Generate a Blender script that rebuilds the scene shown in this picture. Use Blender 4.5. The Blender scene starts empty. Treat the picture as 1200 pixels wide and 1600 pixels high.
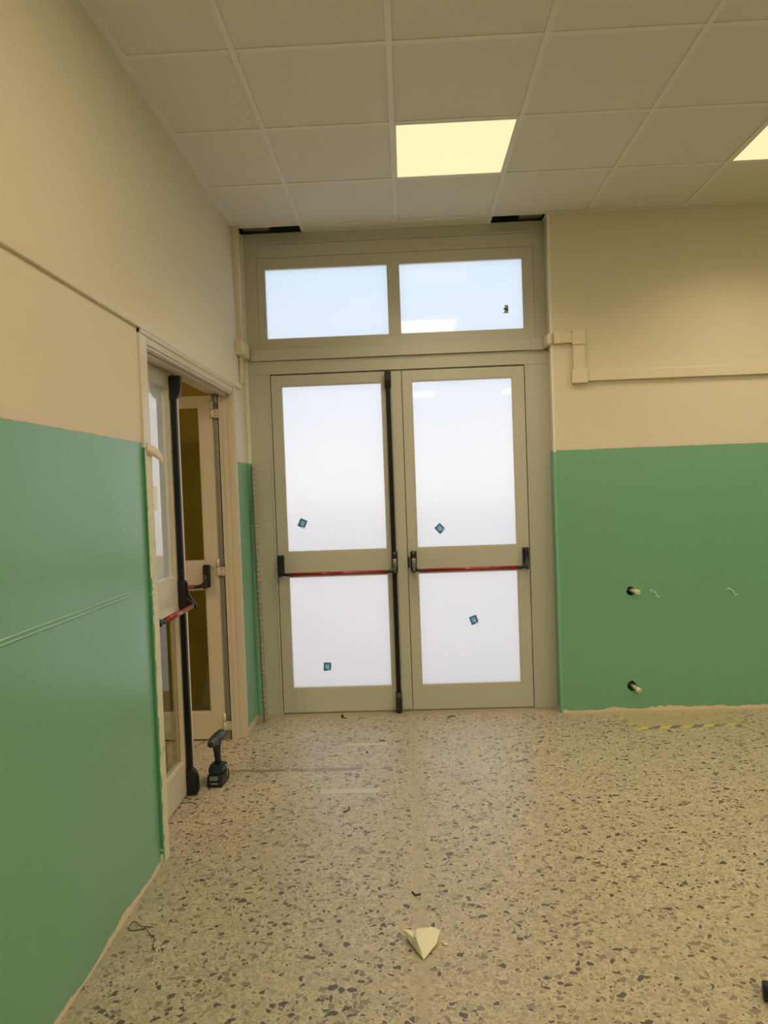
import bpy, bmesh, math, random
from mathutils import Vector, Matrix
random.seed(7)
S = bpy.context.scene
COL = S.collection
# ------------------------------------------------------------ camera
def make_camera():
    yaw, pitch, roll = -0.0311, -0.0294, 0.036
    f = 1122.8
    cy, sy, cp, sp, cr, sr = math.cos(yaw), math.sin(yaw), math.cos(pitch), math.sin(pitch), math.cos(roll), math.sin(roll)
    x0 = Vector((cy, -sy, 0)); z0 = Vector((-sp*sy, -sp*cy, cp))
    right = cr*x0 - sr*z0; up = sr*x0 + cr*z0; fwd = Vector((cp*sy, cp*cy, sp))
    cd = bpy.data.cameras.new('camera'); co = bpy.data.objects.new('camera', cd); COL.objects.link(co)
    m = Matrix((right, up, -fwd)).transposed().to_4x4(); m.translation = Vector((0.005, -4.588, 1.461))
    co.matrix_world = m
    cd.sensor_fit = 'VERTICAL'; cd.sensor_height = 32; cd.lens = f*32/1600; cd.clip_start = 0.05; cd.clip_end = 500
    S.camera = co
make_camera()
# ------------------------------------------------------------ world, exposure
PANEL = 1.05                    # glow of the diffuser itself
LAMP = 10.0                     # watts of the downward lamp behind each diffuser
PANEL_COL = (1.0, 0.78, 0.43)
PANEL_BACK = 13.2               # brighter panels farther back in the room
LAMP_COL = (1.0, 0.825, 0.56)
SKY = 1.32
W = bpy.data.worlds.new('sky'); S.world = W; W.use_nodes = True
nt = W.node_tree; nt.nodes.clear()
o = nt.nodes.new('ShaderNodeOutputWorld'); b = nt.nodes.new('ShaderNodeBackground')
tc = nt.nodes.new('ShaderNodeTexCoord'); sx = nt.nodes.new('ShaderNodeSeparateXYZ'); mr = nt.nodes.new('ShaderNodeMapRange')
cr = nt.nodes.new('ShaderNodeValToRGB')
nt.links.new(tc.outputs['Generated'], sx.inputs[0]); nt.links.new(sx.outputs['Z'], mr.inputs[0])
mr.inputs[1].default_value = -0.2; mr.inputs[2].default_value = 0.42
nt.links.new(mr.outputs[0], cr.inputs[0]); nt.links.new(cr.outputs[0], b.inputs[0]); nt.links.new(b.outputs[0], o.inputs[0])
cr.color_ramp.elements[0].color = (1.0, 0.88, 0.86, 1); cr.color_ramp.elements[1].color = (0.80, 0.87, 0.97, 1)
e_ = cr.color_ramp.elements.new(0.34); e_.color = (0.98, 0.90, 0.88, 1)
e_ = cr.color_ramp.elements.new(0.55); e_.color = (0.78, 0.84, 0.95, 1)
e_ = cr.color_ramp.elements.new(0.74); e_.color = (0.60, 0.79, 1.0, 1)
b.inputs[1].default_value = SKY
S.view_settings.view_transform = 'Standard'; S.view_settings.look = 'None'
S.view_settings.gamma = 1; S.view_settings.use_curve_mapping = False
S.view_settings.exposure = 0.0

# ------------------------------------------------------------ materials
def new_mat(name):
    m = bpy.data.materials.new(name); m.use_nodes = True
    nt = m.node_tree; p = nt.nodes['Principled BSDF']
    return m, nt, p
def N(nt, t, **kw):
    n = nt.nodes.new(t)
    for k, v in kw.items(): setattr(n, k, v)
    return n
def L(nt, a, b): nt.links.new(a, b)
def math_(nt, op, a, b=None, clamp=False):
    n = N(nt, 'ShaderNodeMath', operation=op); n.use_clamp = clamp
    for i, v in enumerate((a, b)):
        if v is None: continue
        if isinstance(v, (int, float)): n.inputs[i].default_value = v
        else: L(nt, v, n.inputs[i])
    return n.outputs[0]
def mixc(nt, fac, a, b):
    n = N(nt, 'ShaderNodeMix', data_type='RGBA')
    for i, v in ((0, fac), (6, a), (7, b)):
        if isinstance(v, (int, float)): n.inputs[i].default_value = v
        elif isinstance(v, tuple): n.inputs[i].default_value = (*v[:3], 1)
        else: L(nt, v, n.inputs[i])
    return n.outputs[2]
def noise(nt, scale, detail=3, vec=None, rough=0.5, out='Fac'):
    n = N(nt, 'ShaderNodeTexNoise'); n.inputs['Scale'].default_value = scale; n.inputs['Detail'].default_value = detail
    n.inputs['Roughness'].default_value = rough
    if vec is not None: L(nt, vec, n.inputs['Vector'])
    return n.outputs[out]
def pos(nt): return N(nt, 'ShaderNodeNewGeometry').outputs['Position']
def sep(nt, v):
    n = N(nt, 'ShaderNodeSeparateXYZ'); L(nt, v, n.inputs[0]); return n.outputs
def bump(nt, p, h, strength=0.2, dist=0.002):
    n = N(nt, 'ShaderNodeBump'); n.inputs['Strength'].default_value = strength; n.inputs['Distance'].default_value = dist
    L(nt, h, n.inputs['Height']); L(nt, n.outputs[0], p.inputs['Normal'])
def scalev(nt, v, s):
    n = N(nt, 'ShaderNodeMapping'); L(nt, v, n.inputs[0]); n.inputs['Scale'].default_value = s; return n.outputs[0]

def plain(name, col, rough=0.5, metal=0.0, var=0.06, scale=6, bmp=0.0, bscale=200, coat=0, spec=0.5):
    m, nt, p = new_mat(name)
    g = pos(nt)
    f = noise(nt, scale, 3, g)
    c2 = tuple(max(0, c*(1-var)) for c in col)
    L(nt, mixc(nt, f, col, c2), p.inputs['Base Color'])
    p.inputs['Roughness'].default_value = rough; p.inputs['Metallic'].default_value = metal
    p.inputs['Coat Weight'].default_value = coat; p.inputs['Specular IOR Level'].default_value = spec
    if bmp: bump(nt, p, noise(nt, bscale, 2, g), bmp)
    return m
GREEN = (0.165, 0.40, 0.255)
CREAM = (0.72, 0.655, 0.52)
def wall_mat(name, zs, along):
    m, nt, p = new_mat(name)
    g = pos(nt); s = sep(nt, g)
    a = s[along]
    cmb = N(nt, 'ShaderNodeCombineXYZ'); L(nt, a, cmb.inputs[0])
    n1 = noise(nt, 9, 4, cmb.outputs[0], 0.6); n2 = noise(nt, 2.2, 5, cmb.outputs[0], 0.65)
    top = math_(nt, 'ADD', math_(nt, 'MULTIPLY', math_(nt, 'SUBTRACT', n1, 0.5), 0.018), zs)
    isgreen = math_(nt, 'LESS_THAN', s[2], top)
    gz = noise(nt, 30, 3, g)
    low = math_(nt, 'ADD', math_(nt, 'MULTIPLY', math_(nt, 'SUBTRACT', n2, 0.36), 0.14), math_(nt, 'MULTIPLY', gz, 0.006))
    low = math_(nt, 'MAXIMUM', low, 0.008)
    low = math_(nt, 'MINIMUM', low, 0.034)
    isbare = math_(nt, 'LESS_THAN', s[2], low)
    v1 = noise(nt, 1.3, 3, g); v2 = noise(nt, 14, 4, scalev(nt, g, (1, 1, .25)))
    gr = mixc(nt, math_(nt, 'MULTIPLY', math_(nt, 'ADD', v1, v2), 0.5), tuple(c*0.93 for c in GREEN), tuple(c*1.07 for c in GREEN))
    cm = mixc(nt, v1, tuple(c*0.97 for c in CREAM), CREAM)
    c = mixc(nt, isgreen, cm, gr)
    bare = mixc(nt, noise(nt, 60, 3, g), (0.62, 0.52, 0.38), (0.78, 0.70, 0.56))
    c = mixc(nt, isbare, c, bare)
    L(nt, c, p.inputs['Base Color'])
    gl = math_(nt, 'MULTIPLY', isgreen, math_(nt, 'SUBTRACT', 1.0, isbare))
    r = math_(nt, 'SUBTRACT', 0.75, math_(nt, 'MULTIPLY', gl, 0.45))
    L(nt, math_(nt, 'ADD', r, math_(nt, 'MULTIPLY', v2, 0.06)), p.inputs['Roughness'])
    L(nt, math_(nt, 'MULTIPLY', gl, 0.45), p.inputs['Coat Weight']); p.inputs['Coat Roughness'].default_value = 0.22
    bump(nt, p, math_(nt, 'ADD', noise(nt, 160, 2, g), math_(nt, 'MULTIPLY', noise(nt, 3, 2, g), 3.0)), 0.12, 0.002)
    return m
M = {}
M['wall_x'] = wall_mat('painted_wall_across', 1.677, 0)
M['wall_y'] = wall_mat('painted_wall_along', 1.682, 1)
M['cream'] = plain('cream_paint', CREAM, 0.7, bmp=0.08)
M['tile'] = plain('ceiling_tile_white', (0.74, 0.735, 0.66), 0.9, bmp=0.25, bscale=500, scale=2, var=0.04)
M['grid'] = plain('white_grid_metal', (0.80, 0.79, 0.72), 0.5)
M['frame'] = plain('cream_aluminium', (0.555, 0.54, 0.465), 0.33, scale=1.5, var=0.04)
M['frame2'] = plain('cream_aluminium_side', (0.63, 0.56, 0.45), 0.33, scale=1.5, var=0.04)
M['gap_fitting_black'] = plain('black_gaps_fittings', (0.02, 0.02, 0.02), 0.7)  # black fittings, and strips standing in for shade in side-door gaps
M['black'] = plain('black_plastic', (0.008, 0.008, 0.009), 0.4, bmp=0.05)
M['blackmetal'] = plain('black_lacquered_rod', (0.006, 0.006, 0.008), 0.42, spec=0.3)
M['red'] = plain('red_lacquer', (0.30, 0.012, 0.018), 0.22, coat=0.4)
M['trunk'] = plain('painted_trunking', (0.74, 0.66, 0.50), 0.45)
M['steel'] = plain('zinc_steel', (0.42, 0.41, 0.38), 0.45, metal=0.7, bmp=0.2)
M['steelbright'] = plain('bright_steel', (0.7, 0.7, 0.68), 0.25, metal=1.0)
M['pinktape'] = plain('pink_masking_tape', (0.74, 0.62, 0.53), 0.6)
M['dark'] = plain('dark_void', (0.05, 0.045, 0.035), 0.9)
M['duct'] = plain('grey_channel', (0.36, 0.33, 0.27), 0.7)
M['olive'] = plain('ochre_yellow_paint', (0.48, 0.34, 0.02), 0.6)
M['corridor'] = plain('brown_cream_paint', (0.50, 0.38, 0.22), 0.8)
M['paper'] = plain('white_paper', (0.90, 0.92, 0.92), 0.8)
M['plaster'] = plain('cream_plaster', (0.80, 0.76, 0.58), 0.85, bmp=0.5, bscale=120)
M['pipe'] = plain('pipe_plastic', (0.62, 0.50, 0.38), 0.4)
M['hookm'] = plain('pale_green_hook', (0.55, 0.72, 0.55), 0.35)
M['wire'] = plain('dark_thin_wire', (0.03, 0.03, 0.025), 0.5)
M['tooldark'] = plain('tool_dark_teal', (0.012, 0.030, 0.034), 0.35)
M['toolblack'] = plain('tool_black_rubber', (0.008, 0.008, 0.010), 0.45, bmp=0.1)
M['toolgrey'] = plain('tool_grey_label', (0.15, 0.16, 0.15), 0.5)
M['print'] = plain('pale_print', (0.55, 0.55, 0.55), 0.6)
M['clip'] = plain('rubber_grey', (0.10, 0.10, 0.09), 0.4, metal=0.5)
M['clearT'] = plain('dusty_clear_tape', (0.545, 0.49, 0.365), 0.4)
M['litline'] = plain('green_line_highlight', (0.52, 0.80, 0.62), 0.25)  # paler than the wall green: light caught on the raised lines, as colour
M['ground'] = plain('outdoor_paving', (0.92, 0.74, 0.66), 0.9, scale=0.7, var=0.12)

# terrazzo
def terrazzo():
    m, nt, p = new_mat('terrazzo')
    g = pos(nt)
    nz = N(nt, 'ShaderNodeTexNoise'); nz.inputs['Scale'].default_value = 55; nz.inputs['Detail'].default_value = 2
    L(nt, g, nz.inputs['Vector'])
    vm = N(nt, 'ShaderNodeVectorMath', operation='MULTIPLY_ADD'); L(nt, nz.outputs['Color'], vm.inputs[0])
    vm.inputs[1].default_value = (0.012, 0.012, 0); L(nt, g, vm.inputs[2])
    v = vm.outputs[0]
    base = mixc(nt, noise(nt, 3, 4, g), (0.52, 0.445, 0.305), (0.62, 0.54, 0.385))
    base = mixc(nt, math_(nt, 'MULTIPLY', noise(nt, 220, 2, g), 0.5), base, (0.42, 0.36, 0.24))
    c = base
    def layer(c, scale, off, edge, stops):
        mp = N(nt, 'ShaderNodeMapping'); L(nt, v, mp.inputs[0]); mp.inputs['Location'].default_value = off
        mp.inputs['Rotation'].default_value = (0, 0, off[0])
        mp.inputs['Scale'].default_value = (1, 1.1, 1)
        a = N(nt, 'ShaderNodeTexVoronoi', voronoi_dimensions='2D', feature='F1'); a.inputs['Scale'].default_value = scale
        e = N(nt, 'ShaderNodeTexVoronoi', voronoi_dimensions='2D', feature='DISTANCE_TO_EDGE'); e.inputs['Scale'].default_value = scale
        L(nt, mp.outputs[0], a.inputs['Vector']); L(nt, mp.outputs[0], e.inputs['Vector'])
        s = N(nt, 'ShaderNodeSeparateColor'); L(nt, a.outputs['Color'], s.inputs[0])
        ramp = N(nt, 'ShaderNodeValToRGB'); ramp.color_ramp.interpolation = 'CONSTANT'
        L(nt, s.outputs[0], ramp.inputs[0])
        r = ramp.color_ramp; r.elements[0].position = 0; r.elements[0].color = (*stops[0][1], 0 if stops[0][2] is None else stops[0][2])
        r.elements[1].position = stops[1][0]; r.elements[1].color = (*stops[1][1], stops[1][2])
        for st in stops[2:]:
            q = r.elements.new(st[0]); q.color = (*st[1], st[2])
        thr = math_(nt, 'ADD', math_(nt, 'MULTIPLY', s.outputs[1], 0.22), edge)
        inside = math_(nt, 'GREATER_THAN', e.outputs['Distance'], thr)
        return mixc(nt, math_(nt, 'MULTIPLY', inside, ramp.outputs['Alpha']), c, ramp.outputs[0])
    pale = (0.46, 0.40, 0.29); mid = (0.36, 0.30, 0.22); gy = (0.22, 0.185, 0.145); dk = (0.085, 0.068, 0.060)
    c = layer(c, 110, (0.3, 5.1, 0), 0.06, [(0, pale, 0.0), (0.50, mid, 0.5), (0.76, gy, 0.7), (0.93, dk, 0.85)])
    c = layer(c, 70, (1.1, 2.7, 0), 0.05, [(0, pale, 0.0), (0.18, mid, 0.6), (0.52, (0.41, 0.345, 0.25), 0.95), (0.76, gy, 0.75), (0.915, dk, 0.95)])
    c = layer(c, 43, (2.2, 0.7, 0), 0.05, [(0, pale, 0.0), (0.36, (0.40, 0.34, 0.25), 0.9), (0.60, mid, 0.85), (0.80, gy, 0.9), (0.92, dk, 0.95)])
    s = sep(nt, g)
    # smooth cement strip and tile joints
    def band(x, c0, hw):
        return math_(nt, 'LESS_THAN', math_(nt, 'ABSOLUTE', math_(nt, 'SUBTRACT', x, c0)), hw)
    wob = math_(nt, 'ADD', s[0], math_(nt, 'MULTIPLY', noise(nt, 12, 3, g), 0.01))
    c = mixc(nt, math_(nt, 'MULTIPLY', band(wob, 0.008, 0.024), 0.6), c, (0.43, 0.37, 0.25))
    for ax, off in ((0, -0.022), (1, -0.29)):
        md = math_(nt, 'FLOORED_MODULO', math_(nt, 'SUBTRACT', s[ax], off), 0.4)
        c = mixc(nt, math_(nt, 'MULTIPLY', math_(nt, 'LESS_THAN', md, 0.0022), 0.4), c, (0.60, 0.53, 0.38))
    # greyer, darker tone along the near left wall
    gr = math_(nt, 'MULTIPLY', math_(nt, 'SUBTRACT', math_(nt, 'SUBTRACT', -0.72, s[0]), math_(nt, 'MULTIPLY', noise(nt, 5, 4, g), 0.35)), 4.0, True)
    c = mixc(nt, math_(nt, 'MULTIPLY', math_(nt, 'MINIMUM', gr, 0.7), math_(nt, 'LESS_THAN', s[1], -1.7)), c, (0.33, 0.30, 0.21))
    # dark scuffed chase line
    xm = math_(nt, 'MULTIPLY', band(s[0], -0.55, 0.43), 1.0)
    yw = math_(nt, 'ADD', s[1], math_(nt, 'MULTIPLY', math_(nt, 'SUBTRACT', noise(nt, 5, 4, g), 0.5), 0.07))
    c = mixc(nt, math_(nt, 'MULTIPLY', math_(nt, 'MULTIPLY', math_(nt, 'MULTIPLY', band(yw, -0.84, 0.020), math_(nt, 'GREATER_THAN', noise(nt, 14, 3, g), 0.40)), xm), 0.8), c, (0.22, 0.19, 0.13))
    # cement smear by the back wall
    ye = math_(nt, 'ADD', s[1], math_(nt, 'MULTIPLY', noise(nt, 8, 4, g), 0.06))
    c = mixc(nt, math_(nt, 'MULTIPLY', math_(nt, 'GREATER_THAN', ye, 0.075), 0.75), c, (0.40, 0.34, 0.22))
    ye2 = math_(nt, 'ADD', s[1], math_(nt, 'MULTIPLY', noise(nt, 6, 4, g), 0.05))
    m2 = math_(nt, 'MULTIPLY', math_(nt, 'GREATER_THAN', ye2, -0.03), math_(nt, 'GREATER_THAN', s[0], 0.96))
    c = mixc(nt, math_(nt, 'MULTIPLY', m2, 0.7), c, (0.48, 0.38, 0.24))
    m3 = math_(nt, 'MULTIPLY', math_(nt, 'MULTIPLY', band(s[0], 1.64, 0.32), band(s[1], -0.17, 0.12)), 0.6)
    c = mixc(nt, m3, c, (0.45, 0.37, 0.22))
    L(nt, c, p.inputs['Base Color'])
    L(nt, math_(nt, 'ADD', 0.27, math_(nt, 'MULTIPLY', noise(nt, 4, 4, g), 0.25)), p.inputs['Roughness'])
    p.inputs['Specular IOR Level'].default_value = 0.5
    bump(nt, p, noise(nt, 90, 3, g), 0.08, 0.002)
    return m
M['terrazzo'] = terrazzo()

def frosted():
    m, nt, p = new_mat('milky_film_glass'); nt.nodes.remove(p)
    out = nt.nodes['Material Output']
    g = pos(nt)
    rf = N(nt, 'ShaderNodeBsdfRefraction'); rf.inputs['IOR'].default_value = 1.12; rf.inputs['Roughness'].default_value = 0.6
    tl = N(nt, 'ShaderNodeBsdfTranslucent')
    col = mixc(nt, noise(nt, 2.5, 2, g), (0.92, 0.93, 0.97), (0.98, 0.96, 0.95))
    L(nt, col, rf.inputs['Color']); L(nt, col, tl.inputs['Color'])
    mx = N(nt, 'ShaderNodeMixShader'); mx.inputs[0].default_value = 0.5
    L(nt, rf.outputs[0], mx.inputs[1]); L(nt, tl.outputs[0], mx.inputs[2])
    gl = N(nt, 'ShaderNodeBsdfGlossy'); gl.inputs['Roughness'].default_value = 0.04
    fr = N(nt, 'ShaderNodeFresnel'); fr.inputs['IOR'].default_value = 1.5
    mx2 = N(nt, 'ShaderNodeMixShader'); L(nt, fr.outputs[0], mx2.inputs[0]); L(nt, mx.outputs[0], mx2.inputs[1]); L(nt, gl.outputs[0], mx2.inputs[2])
    L(nt, mx2.outputs[0], out.inputs[0])
    return m
def clear(name, refl, tint=(0.95, 0.97, 0.95)):
    m, nt, p = new_mat(name); nt.nodes.remove(p)
    out = nt.nodes['Material Output']
    tr = N(nt, 'ShaderNodeBsdfTransparent'); tr.inputs[0].default_value = (*tint, 1)
    gl = N(nt, 'ShaderNodeBsdfGlossy'); gl.inputs['Roughness'].default_value = 0.015
    fr = N(nt, 'ShaderNodeFresnel'); fr.inputs['IOR'].default_value = 1.5
    bf = N(nt, 'ShaderNodeNewGeometry').outputs['Backfacing']
    f = math_(nt, 'MULTIPLY', math_(nt, 'ADD', fr.outputs[0], refl, True), math_(nt, 'SUBTRACT', 1.0, bf))
    mx = N(nt, 'ShaderNodeMixShader'); L(nt, f, mx.inputs[0]); L(nt, tr.outputs[0], mx.inputs[1]); L(nt, gl.outputs[0], mx.inputs[2])
    L(nt, mx.outputs[0], out.inputs[0])
    return m
def film():
    m, nt, p = new_mat('whitish_film_glass'); nt.nodes.remove(p)
    out = nt.nodes['Material Output']
    df = N(nt, 'ShaderNodeBsdfDiffuse'); df.inputs[0].default_value = (0.80, 0.85, 0.92, 1)
    gl = N(nt, 'ShaderNodeBsdfGlossy'); gl.inputs['Roughness'].default_value = 0.03
    fr = N(nt, 'ShaderNodeFresnel'); fr.inputs['IOR'].default_value = 1.5
    mx = N(nt, 'ShaderNodeMixShader'); L(nt, math_(nt, 'ADD', fr.outputs[0], 0.30, True), mx.inputs[0]); L(nt, df.outputs[0], mx.inputs[1]); L(nt, gl.outputs[0], mx.inputs[2])
    L(nt, mx.outputs[0], out.inputs[0])
    return m
M['frost'] = frosted()
M['clear'] = clear('clear_back_face', 0.0)
M['clearglass'] = clear('clear_glass', 0.0, (0.85, 0.87, 0.8))
M['mirrorglass'] = film()
def emit(name, col, s):
    m, nt, p = new_mat(name)
    p.inputs['Base Color'].default_value = (0.3, 0.28, 0.22, 1)
    p.inputs['Emission Color'].default_value = (*col, 1); p.inputs['Emission Strength'].default_value = s
    return m
M['panel'] = emit('lit_diffuser', PANEL_COL, PANEL)
M['panelback'] = emit('bright_diffuser', LAMP_COL, PANEL_BACK)

# ------------------------------------------------------------ mesh helpers (all coordinates are world metres)
def box(bm, x0, x1, y0, y1, z0, z1, bev=0.0, mi=0, rot=None, seg=2):
    t = bmesh.new()
    bmesh.ops.create_cube(t, size=1)
    for v in t.verts:
        v.co = Vector(((v.co.x+.5)*(x1-x0)+x0, (v.co.y+.5)*(y1-y0)+y0, (v.co.z+.5)*(z1-z0)+z0))
    if bev: bmesh.ops.bevel(t, geom=t.edges[:], offset=bev, segments=seg, affect='EDGES', profile=0.5)
    if rot: bmesh.ops.transform(t, matrix=rot, verts=t.verts)
    merge(bm, t, mi)
def merge(bm, t, mi=0):
    for f in t.faces: f.material_index = mi
    me = bpy.data.meshes.new('tmp'); t.to_mesh(me); t.free()
    n0 = len(bm.faces); bm.from_mesh(me); bpy.data.meshes.remove(me)
def tube(bm, pts, r, n=10, mi=0, closed=False):
    pts = [Vector(p) for p in pts]; t = bmesh.new(); rings = []
    rs = r if isinstance(r, (list, tuple)) else [r]*len(pts)
    prev = None
    for i, p in enumerate(pts):
        d = (pts[min(i+1, len(pts)-1)] - pts[max(i-1, 0)]).normalized()
        if prev is None:
            a = Vector((0, 0, 1)) if abs(d.z) < 0.9 else Vector((1, 0, 0)); u = d.cross(a).normalized()
        else:
            u = (prev - d*prev.dot(d)).normalized()
        prev = u; w = d.cross(u)
        rings.append([t.verts.new(p + rs[i]*(math.cos(k*2*math.pi/n)*u + math.sin(k*2*math.pi/n)*w)) for k in range(n)])
    for a, b_ in zip(rings, rings[1:]):
        for k in range(n): t.faces.new((a[k], a[(k+1) % n], b_[(k+1) % n], b_[k]))
    t.faces.new(rings[0][::-1]); t.faces.new(rings[-1])
    bmesh.ops.recalc_face_normals(t, faces=t.faces)
    for f in t.faces: f.smooth = len(f.verts) == 4
    merge(bm, t, mi)
def prism(bm, poly, axis, a0, a1, bev=0.0, mi=0, rot=None):
    """poly: 2-D outline in the two axes other than axis, extruded a0..a1."""
    t = bmesh.new()
    def P(q, a):
        if axis == 0: return (a, q[0], q[1])
        if axis == 1: return (q[0], a, q[1])
        return (q[0], q[1], a)
    A = [t.verts.new(P(q, a0)) for q in poly]; B = [t.verts.new(P(q, a1)) for q in poly]
    t.faces.new(A[::-1]); t.faces.new(B); n = len(poly)
    for k in range(n): t.faces.new((A[k], A[(k+1) % n], B[(k+1) % n], B[k]))
    bmesh.ops.recalc_face_normals(t, faces=t.faces)
    if bev: bmesh.ops.bevel(t, geom=t.edges[:], offset=bev, segments=2, affect='EDGES')
    if rot: bmesh.ops.transform(t, matrix=rot, verts=t.verts)
    merge(bm, t, mi)
def smooth_path(pts, k=6):
    pts = [Vector(p) for p in pts]; out = []
    for i in range(len(pts)-1):
        p0, p1, p2, p3 = pts[max(i-1, 0)], pts[i], pts[i+1], pts[min(i+2, len(pts)-1)]
        for j in range(k):
            t = j/k
            out.append(0.5*((2*p1)+(-p0+p2)*t+(2*p0-5*p1+4*p2-p3)*t*t+(-p0+3*p1-3*p2+p3)*t**3))
    out.append(pts[-1]); return out
WL = {}
def obj(name, bm, mat, parent=None, smooth=False):
    me = bpy.data.meshes.new(name)
    xs = [v.co.x for v in bm.verts]; ys = [v.co.y for v in bm.verts]; zs = [v.co.z for v in bm.verts]
    org = Vector(((min(xs)+max(xs))/2, (min(ys)+max(ys))/2, min(zs)))
    bmesh.ops.translate(bm, verts=bm.verts, vec=-org)
    if smooth:
        for f in bm.faces: f.smooth = True
    bm.to_mesh(me); bm.free()
    for mm in (mat if isinstance(mat, (list, tuple)) else [mat]): me.materials.append(M[mm])
    ob = bpy.data.objects.new(name, me); COL.objects.link(ob)
    WL[ob.name] = org
    if parent: ob.parent = parent; ob.location = org - WL[parent.name]
    else: ob.location = org
    return ob
def thing(name, label, cat, loc, group=None, kind=None):
    o = bpy.data.objects.new(name, None); COL.objects.link(o); o.location = loc; WL[o.name] = Vector(loc)
    o.empty_display_size = 0.1
    return tag(o, label, cat, group, kind)
def tag(o, label, cat, group=None, kind=None):
    o['label'] = label; o['category'] = cat
    if group: o['group'] = group
    if kind: o['kind'] = kind
    return o
def struct(name, bm, mat, label, cat, parent=None):
    o = obj(name, bm, mat, parent)
    return tag(o, label, cat, None, 'structure')
nb = bmesh.new
def cut(o, boxes):
    """cut recesses (list of bmesh builders) out of o with a boolean, applied at once."""
    bm = nb()
    for q in boxes: q(bm)
    me = bpy.data.meshes.new('cut'); bm.to_mesh(me); bm.free()
    c = bpy.data.objects.new('cut', me); COL.objects.link(c)
    md = o.modifiers.new('b', 'BOOLEAN'); md.operation = 'DIFFERENCE'; md.object = c; md.solver = 'EXACT'
    dg = bpy.context.evaluated_depsgraph_get()
    new = bpy.data.meshes.new_from_object(o.evaluated_get(dg))
    o.modifiers.clear(); old = o.data; o.data = new; new.name = o.name
    bpy.data.objects.remove(c); bpy.data.meshes.remove(old)

# ------------------------------------------------------------ room shell
XL, XC, XR2, YB, CH, D = -1.02, 0.955, 5.18, -9.0, 3.165, 0.129
bm = nb(); box(bm, -3.6, XR2+.1, YB-.1, 0.21, -0.12, 0)
box(bm, -3.6, -1.02, 0.21, 1.2, -0.12, 0)
struct('floor', bm, 'terrazzo', 'speckled beige and grey terrazzo floor', 'floor')
# left wall with doorway
DY0, DY1, DZ = -1.795, -0.262, 2.125
bm = nb()
box(bm, XL-.14, XL, YB-.1, DY0, 0, 2.15); box(bm, XL-.14, XL, DY1, 0.24, 0, 2.15); box(bm, XL-.14, XL, DY0, DY1, DZ, 2.15)
prism(bm, [(XL-.14, 2.15), (XL, 2.15), (XL-.024, CH+.02), (XL-.14, CH+.02)], 1, YB-.1, .24)
struct('wall_left', bm, 'wall_y', 'left wall, glossy green below and cream above, with a doorway', 'wall')
# back wall to the right of the door
bm = nb(); box(bm, XC, XR2+.1, 0.0, 0.24, 0, CH+.02)
o = struct('wall_back', bm, 'wall_x', 'back wall right of the glazed door, green below and cream above', 'wall')
def hole(x, z, r, ph, n=9):
    def q(b_):
        rnd = random.Random(ph)
        prism(b_, [(x+r*(0.85+.3*rnd.random())*math.cos(k*2*math.pi/n), z+1.12*r*(0.85+.3*rnd.random())*math.sin(k*2*math.pi/n)) for k in range(n)], 1, -0.01, 0.09)
    return q
cut(o, [hole(1.408, 0.769, 0.027, 1), hole(1.402, 0.163, 0.030, 2)])
bm = nb(); box(bm, XR2, XR2+.1, YB, 0.0, 0, CH+.02)
struct('wall_right', bm, 'wall_y', 'right wall of the room', 'wall')
bm = nb(); box(bm, XL-.1, XR2+.1, YB-.1, YB, 0, CH+.02)
struct('wall_front', bm, 'wall_x', 'wall behind the camera', 'wall')
# corridor beyond the side door
bm = nb(); box(bm, -3.6, XL-.14, 0.42, 0.52, 0, CH)
struct('wall_corridor', bm, 'olive', 'dark ochre yellow wall of the next room seen through the side door', 'wall')
bm = nb(); box(bm, -3.7, -3.6, -4.0, 0.5, 0, CH); box(bm, -3.6, XL-.14, -4.1, -4.0, 0, CH)
struct('wall_corridor_far', bm, 'corridor', 'far walls of the next room', 'wall')
bm = nb(); box(bm, -3.7, XL-.12, -4.1, 0.5, 2.75, 2.85)
struct('ceiling_corridor', bm, 'corridor', 'ceiling of the next room', 'ceiling')

# ceiling: tiles, grid
panels = [(i, j) for i in (0, 3, 6) for j in (-2, -5, -8, -11, -14)]
bm = nb()
for i in range(-2, 9):
    for j in range(-15, 0):
        if (i, j) in panels: continue
        x0 = max(i*.6, XL+.002); x1 = min(i*.6+.6, XR2); y0 = j*.6; y1 = y0+.6
        if x1 - x0 < .05: continue
        # tile drops 4 mm proud of the flange plane edges: thin shadow line at the side facing the viewer
        box(bm, x0+.006, x1-.006, y0+.006, y1-.006, CH+.002, CH+.016)
box(bm, -0.6+.012, 0.6-.012, 0.016, D-.004, CH+.003, CH+.016)
struct('ceiling', bm, 'tile', 'suspended ceiling of square white tiles', 'ceiling')
cl = bpy.data.objects['ceiling']
bm = nb()
for i in range(-1, 9):
    box(bm, i*.6-.012, i*.6+.012, YB, 0.0, CH-.004, CH+.001)
for j in range(-15, 1):
    y = j*.6
    for i in range(-2, 9):
        x0 = max(i*.6+.012, XL); x1 = min(i*.6+.588, XR2)
        if x1-x0 > .05: box(bm, x0, x1, y-.012, y+.012 if j else y+.012, CH-.002, CH+.003)
for x in (-0.6, 0.6): box(bm, x-.012, x+.012, 0.012, D, CH-.003, CH+.002)
box(bm, -0.6, .6, D-.012, D+.02, CH-.001, CH+.004)
g = obj('ceiling_grid', bm, 'grid', cl)
bm = nb()
box(bm, XL-.026, XL+.012, YB, 0.0, CH-.003, CH+.001); box(bm, XC, XR2, -.020, 0.0, CH-.0035, CH+.001)
box(bm, XL-.026, XL-.008, 0, D, CH-.003, CH+.001); box(bm, XC-.010, XC, 0, D, CH-.003, CH+.001)
obj('edge_angle', bm, 'grid', cl)
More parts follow.
